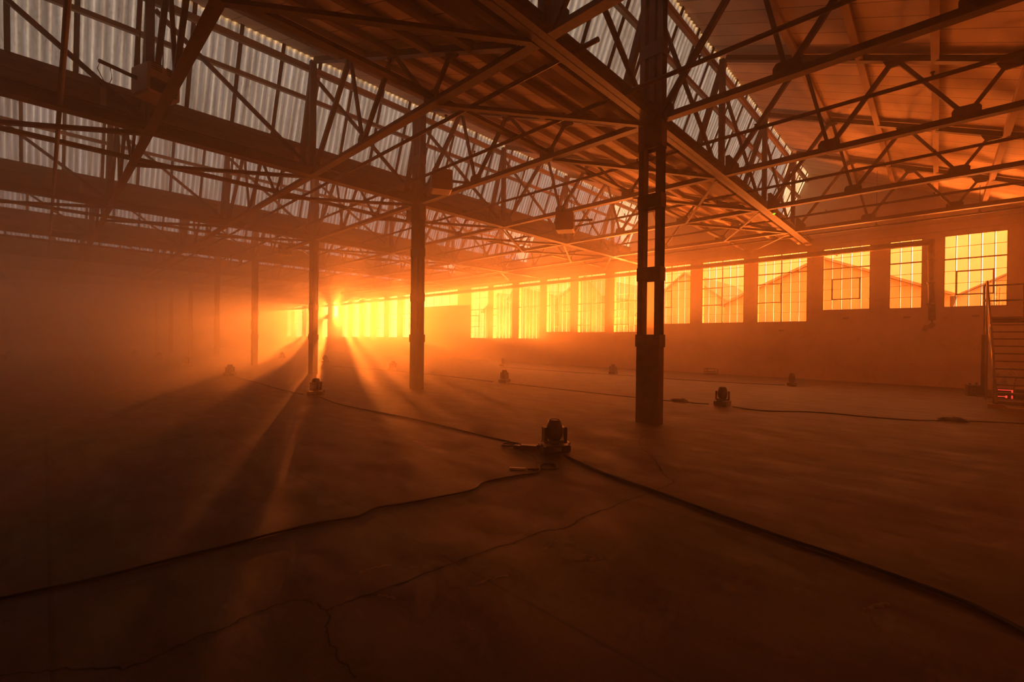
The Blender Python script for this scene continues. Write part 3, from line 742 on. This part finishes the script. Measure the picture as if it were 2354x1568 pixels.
m = MB(); m.tube([(.05, -.2, .015), (.05, -.22, .4), (.03, -.27, .62)], .014, 6); m.tube([(.05, .2, .015), (.05, .22, .4), (.03, .27, .62)], .014, 6); m.tube([(.2, -.2, .015), (.05, -.2, .015), (.05, .2, .015), (.2, .2, .015)], .014, 6); m.build('stand', 'galv', fn)
MB().tube([(.0, 0, .62), (.14, 0, .62)], .05, 10).build('motor', 'galv', fn)

# exit / charging indicator lamps
for (p, l) in (((16.2, 3.85, 5.74), 'tiny green lamp on a detector under the nearest gutter, right side'), ((22.95, 33.7, 2.0), 'tiny green lamp on the wall right of the second column'), ((14.3, 62.0, 1.9), 'tiny green lamp low between the fourth and fifth columns'), ((1.52, 58.5, 5.7), 'tiny green lamp high on a distant truss')):
    b = thing('indicator_lamp', p, l, 'lamp', 'small green indicator lamps')
    MB().lathe([(.05, .0), (.055, .02), (.04, .05)], 12).build('housing', 'white', b)
    rr = .018 + .0012 * math.hypot(p[0], p[1])
    MB().lathe([(rr * .4, -rr), (rr, -rr * .3), (rr, .0), (rr * .4, .004)], 8).build('lens', 'green', b)

# ------------------------------------------------------------------ outside: yard, sheds, weeds
o = MB().box(XW + .3, 160, -40, 260, -.3, -.02).build('yard_ground', 'asphalt'); o['kind'] = 'structure'
def shed(x, y0, y1, eave, ridge, depth, wallm, lab, yr=None):
    s = thing('shed', (x, (y0 + y1) / 2, -.02), lab, 'building', 'sheds across the yard')
    h = (y1 - y0) / 2; r0 = (yr - (y0 + y1) / 2) if yr is not None else 0
    MB().prism([(-h, 0), (h, 0), (h, eave), (r0, ridge), (-h, eave)], 'x', 0, depth).build('walls', wallm, s)
    m = MB(); m.prism([(-h - .3, eave - .12), (r0, ridge + .02), (r0, ridge + .18), (-h - .3, eave + .04)], 'x', -.3, depth + .2)
    m.prism([(h + .3, eave - .12), (r0, ridge + .02), (r0, ridge + .18), (h + .3, eave + .04)], 'x', -.3, depth + .2); m.build('roof', 'roofout', s)
    return s
shed(36, -.5, 11.8, 4.45, 7.2, 14, 'brickout', 'gabled shed seen through the third to fifth windows from the right')
shed(42, 12.5, 22.2, 4.2, 8.0, 14, 'brickout2', 'pale shed with a sloping roof seen beside the nearest column')
shed(36, 22.9, 27.7, 5.8, 7.6, 12, 'brickout', 'tall shed seen through the middle windows, right of the roof valley', 24.5)
shed(36, 28.4, 34.6, 6.1, 7.3, 12, 'brickout', 'tall shed seen through the middle windows, left of the roof valley', 33.5)
shed(38, 35.6, 41.0, 5.0, 7.0, 12, 'brickout2', 'low shed seen through the leftmost of the tall near windows')
shed(60, -12.0, -1.0, 6.0, 9.0, 12, 'brickout2', 'distant pale shed beyond the rightmost window')
s = MB().box(-.15, .15, -18, 0, 0, 2.6).build('yard_wall', 'brickout2', loc=(33, -.4, -.02)); tag(s, 'low yard wall outside the rightmost window', 'wall')
wd_ = thing('tall_weed', (24.3, -1.55, -.02), 'tall leafy weed outside the bottom corner of the rightmost window', 'plant')
rnd = random.Random(3); m = MB(); sm = MB()
for k in range(26):
    a, rr = rnd.uniform(0, 6.28), rnd.uniform(.05, .4); h = rnd.uniform(2.3, 3.9)
    tip = Vector((rr * math.cos(a), rr * math.sin(a), h)); sm.tube([(rr * .3 * math.cos(a), rr * .3 * math.sin(a), 0), tip], .008, 4)
    for j in range(12):
        p = tip * (1 - .05 * j); b_ = rnd.uniform(0, 6.28); e = Vector((math.cos(b_), math.sin(b_), rnd.uniform(-.2, .5))) * .11; n = Vector((-math.sin(b_), math.cos(b_), 0)) * .03
        m.add([p, p + e * .5 + n, p + e, p + e * .5 - n], [(0, 1, 2, 3)])
m.build('leaves', 'leaf', wd_); sm.build('stems', 'leaf', wd_)

# ------------------------------------------------------------------ haze filling the hall
def haze_prism(k0, x0, x1, e):          # from the start of bay k0 to the far wall, under the roof profile
    y0 = bay_start(k0)
    poly = [(y0, .002 + e), (YF - e, .002 + e), (YF - e, slope_z(YF, GY[-1] + SP + .06) - .02 - e)]
    for k in reversed(range(k0, NB)):
        poly += [(GY[k] + .95, 6.2 - e), (GY[k] + .88, 6.8 - e), (GY[k] + .07, ZR - .03 - e)]
        ys = bay_start(k); poly.append((ys + .001, min(slope_z(ys, GY[k] + .06), 9) - .02 - e))
    return MB().prism(poly, 'x', x0 + e, x1 - e)
tag(haze_prism(0, XL + .005, XW - .004, 0).build('haze', 'haze'), 'thin orange-lit theatrical haze filling the whole hall', 'haze', kind='stuff')
tag(haze_prism(1, XL + .005, XW - .004, .004).build('haze_bank', 'bank'), 'thicker haze from the second roof bay to the far wall', 'haze', kind='stuff')
tag(haze_prism(2, XL + .005, XW - .004, .008).build('haze_bank', 'thick'), 'thick haze from the third roof bay to the far wall', 'haze', kind='stuff')
tag(MB().box(XL + .02, 6.5, 14.0, YF - .1, .012, 5.5).build('haze_bank', 'thick'), 'thickest bank of haze drifting low over the far left of the hall', 'haze', kind='stuff')

# ------------------------------------------------------------------ sun, sky
sd = Vector((.4487, .9794, .0619)).normalized()
SUN, SKY, FL, FL2 = 37.0, 1.4, 2000, 12000
sl = bpy.data.lights.new('sun', 'SUN'); sl.energy = SUN; sl.angle = R(.9); sl.color = (1, .74, .40)
so = bpy.data.objects.new('sun', sl); C.objects.link(so); so.rotation_euler = (-sd).to_track_quat('-Z', 'Y').to_euler(); so.location = (40, 90, 30)
w = bpy.data.worlds.new('evening sky'); bpy.context.scene.world = w; w.use_nodes = True
t = w.node_tree; t.nodes.clear()
wo = t.nodes.new('ShaderNodeOutputWorld'); bg = t.nodes.new('ShaderNodeBackground')
tc = t.nodes.new('ShaderNodeTexCoord'); sp = t.nodes.new('ShaderNodeSeparateXYZ'); L(t, tc.outputs['Generated'], sp.inputs[0])
gr = ramp(t, sp.outputs[2], [(0, (2.6, 2.5, 2.4)), (.14, (3.0, 3.0, 3.1)), (.4, (5.0, 5.2, 5.8))])
dt = N(t, 'ShaderNodeVectorMath', _operation='DOT_PRODUCT'); L(t, tc.outputs['Generated'], dt.inputs[0]); dt.inputs[1].default_value = sd
gl = ramp(t, dt.outputs['Value'], [(.93, (0, 0, 0)), (.968, (3., 2.7, 2.3)), (.99, (9., 8.2, 12.))])
dc = N(t, 'ShaderNodeMath', _operation='GREATER_THAN'); dc.inputs[1].default_value = math.cos(R(.75)); L(t, dt.outputs['Value'], dc.inputs[0])
dm = mixc(t, dc.outputs[0], (0., 0., 0.), (60., 52., 40.))
c1 = mixc(t, 1., gr.outputs[0], gl.outputs[0], 'ADD'); c2 = mixc(t, 1., c1, dm, 'ADD')
L(t, c2, bg.inputs['Color']); bg.inputs['Strength'].default_value = SKY; L(t, bg.outputs[0], wo.inputs['Surface'])

# unseen fill lamps added outside the windows to brighten roof and haze, tilted up
def fill_lamp(x, y, z, p, size, tilt):
    a = bpy.data.lights.new('yard_fill', 'AREA'); a.energy = p; a.shape = 'DISK'; a.size = size; a.color = (1, .80, .52)
    o = bpy.data.objects.new('yard_fill', a); C.objects.link(o); o.location = (x, y, z)
    o.rotation_euler = Vector((-1, 0, tilt)).to_track_quat('-Z', 'Y').to_euler()
for (x, y, z, p) in ((26.5, -1.0, 1.7, FL), (26.5, 2.7, 1.7, FL), (26.5, 6.4, 1.5, FL), (26.5, 10.2, 1.5, FL), (26.5, 15.3, 1.3, 2 * FL), (26.5, 20.5, 1.1, 2 * FL), (26.5, 25.3, 1.0, 2 * FL), (26.5, 35, 1.0, 2 * FL), (26.5, 43, 1.0, 2 * FL), (26.5, 52, 1.0, 2 * FL), (26.5, 60, 1.0, 2 * FL)): fill_lamp(x, y, z, p, 1.6, .5)
for y, p in ((18, .6), (30, .6), (44, .9), (54, 1.5), (63, 2.2)): fill_lamp(32.5, y, 1.6, FL2 * p, 2.0, .28)

# ------------------------------------------------------------------ camera
cam = bpy.data.cameras.new('camera'); co = bpy.data.objects.new('camera', cam); C.objects.link(co)
cam.sensor_width = 36; cam.sensor_fit = 'HORIZONTAL'; cam.lens = 1027 / 2354 * 36; cam.clip_start = .05; cam.clip_end = 600
yaw, pit, rol = R(43.59), R(-.219), R(.634)
fw = Vector((math.cos(yaw) * math.cos(pit), math.sin(yaw) * math.cos(pit), math.sin(pit)))
rt = Vector((math.sin(yaw), -math.cos(yaw), 0)); up = rt.cross(fw)
r2 = rt * math.cos(rol) + up * math.sin(rol); u2 = up * math.cos(rol) - rt * math.sin(rol)
from mathutils import Matrix
mt = Matrix((r2, u2, -fw)).transposed().to_4x4(); mt.translation = (0, 0, 1.6)
co.matrix_world = mt
S = bpy.context.scene; S.camera = co
S.view_settings.view_transform = 'Standard'; S.view_settings.look = 'None'; S.view_settings.exposure = 0; S.view_settings.gamma = 1
cy = S.cycles
cy.max_bounces = 6; cy.diffuse_bounces = 3; cy.glossy_bounces = 2; cy.transmission_bounces = 3; cy.volume_bounces = 3; cy.transparent_max_bounces = 12
cy.caustics_reflective = False; cy.caustics_refractive = False
cy.use_denoising = True; cy.denoiser = 'OPENIMAGEDENOISE'
cy.sample_clamp_indirect = 4
cy.use_adaptive_sampling = True; cy.adaptive_threshold = .05
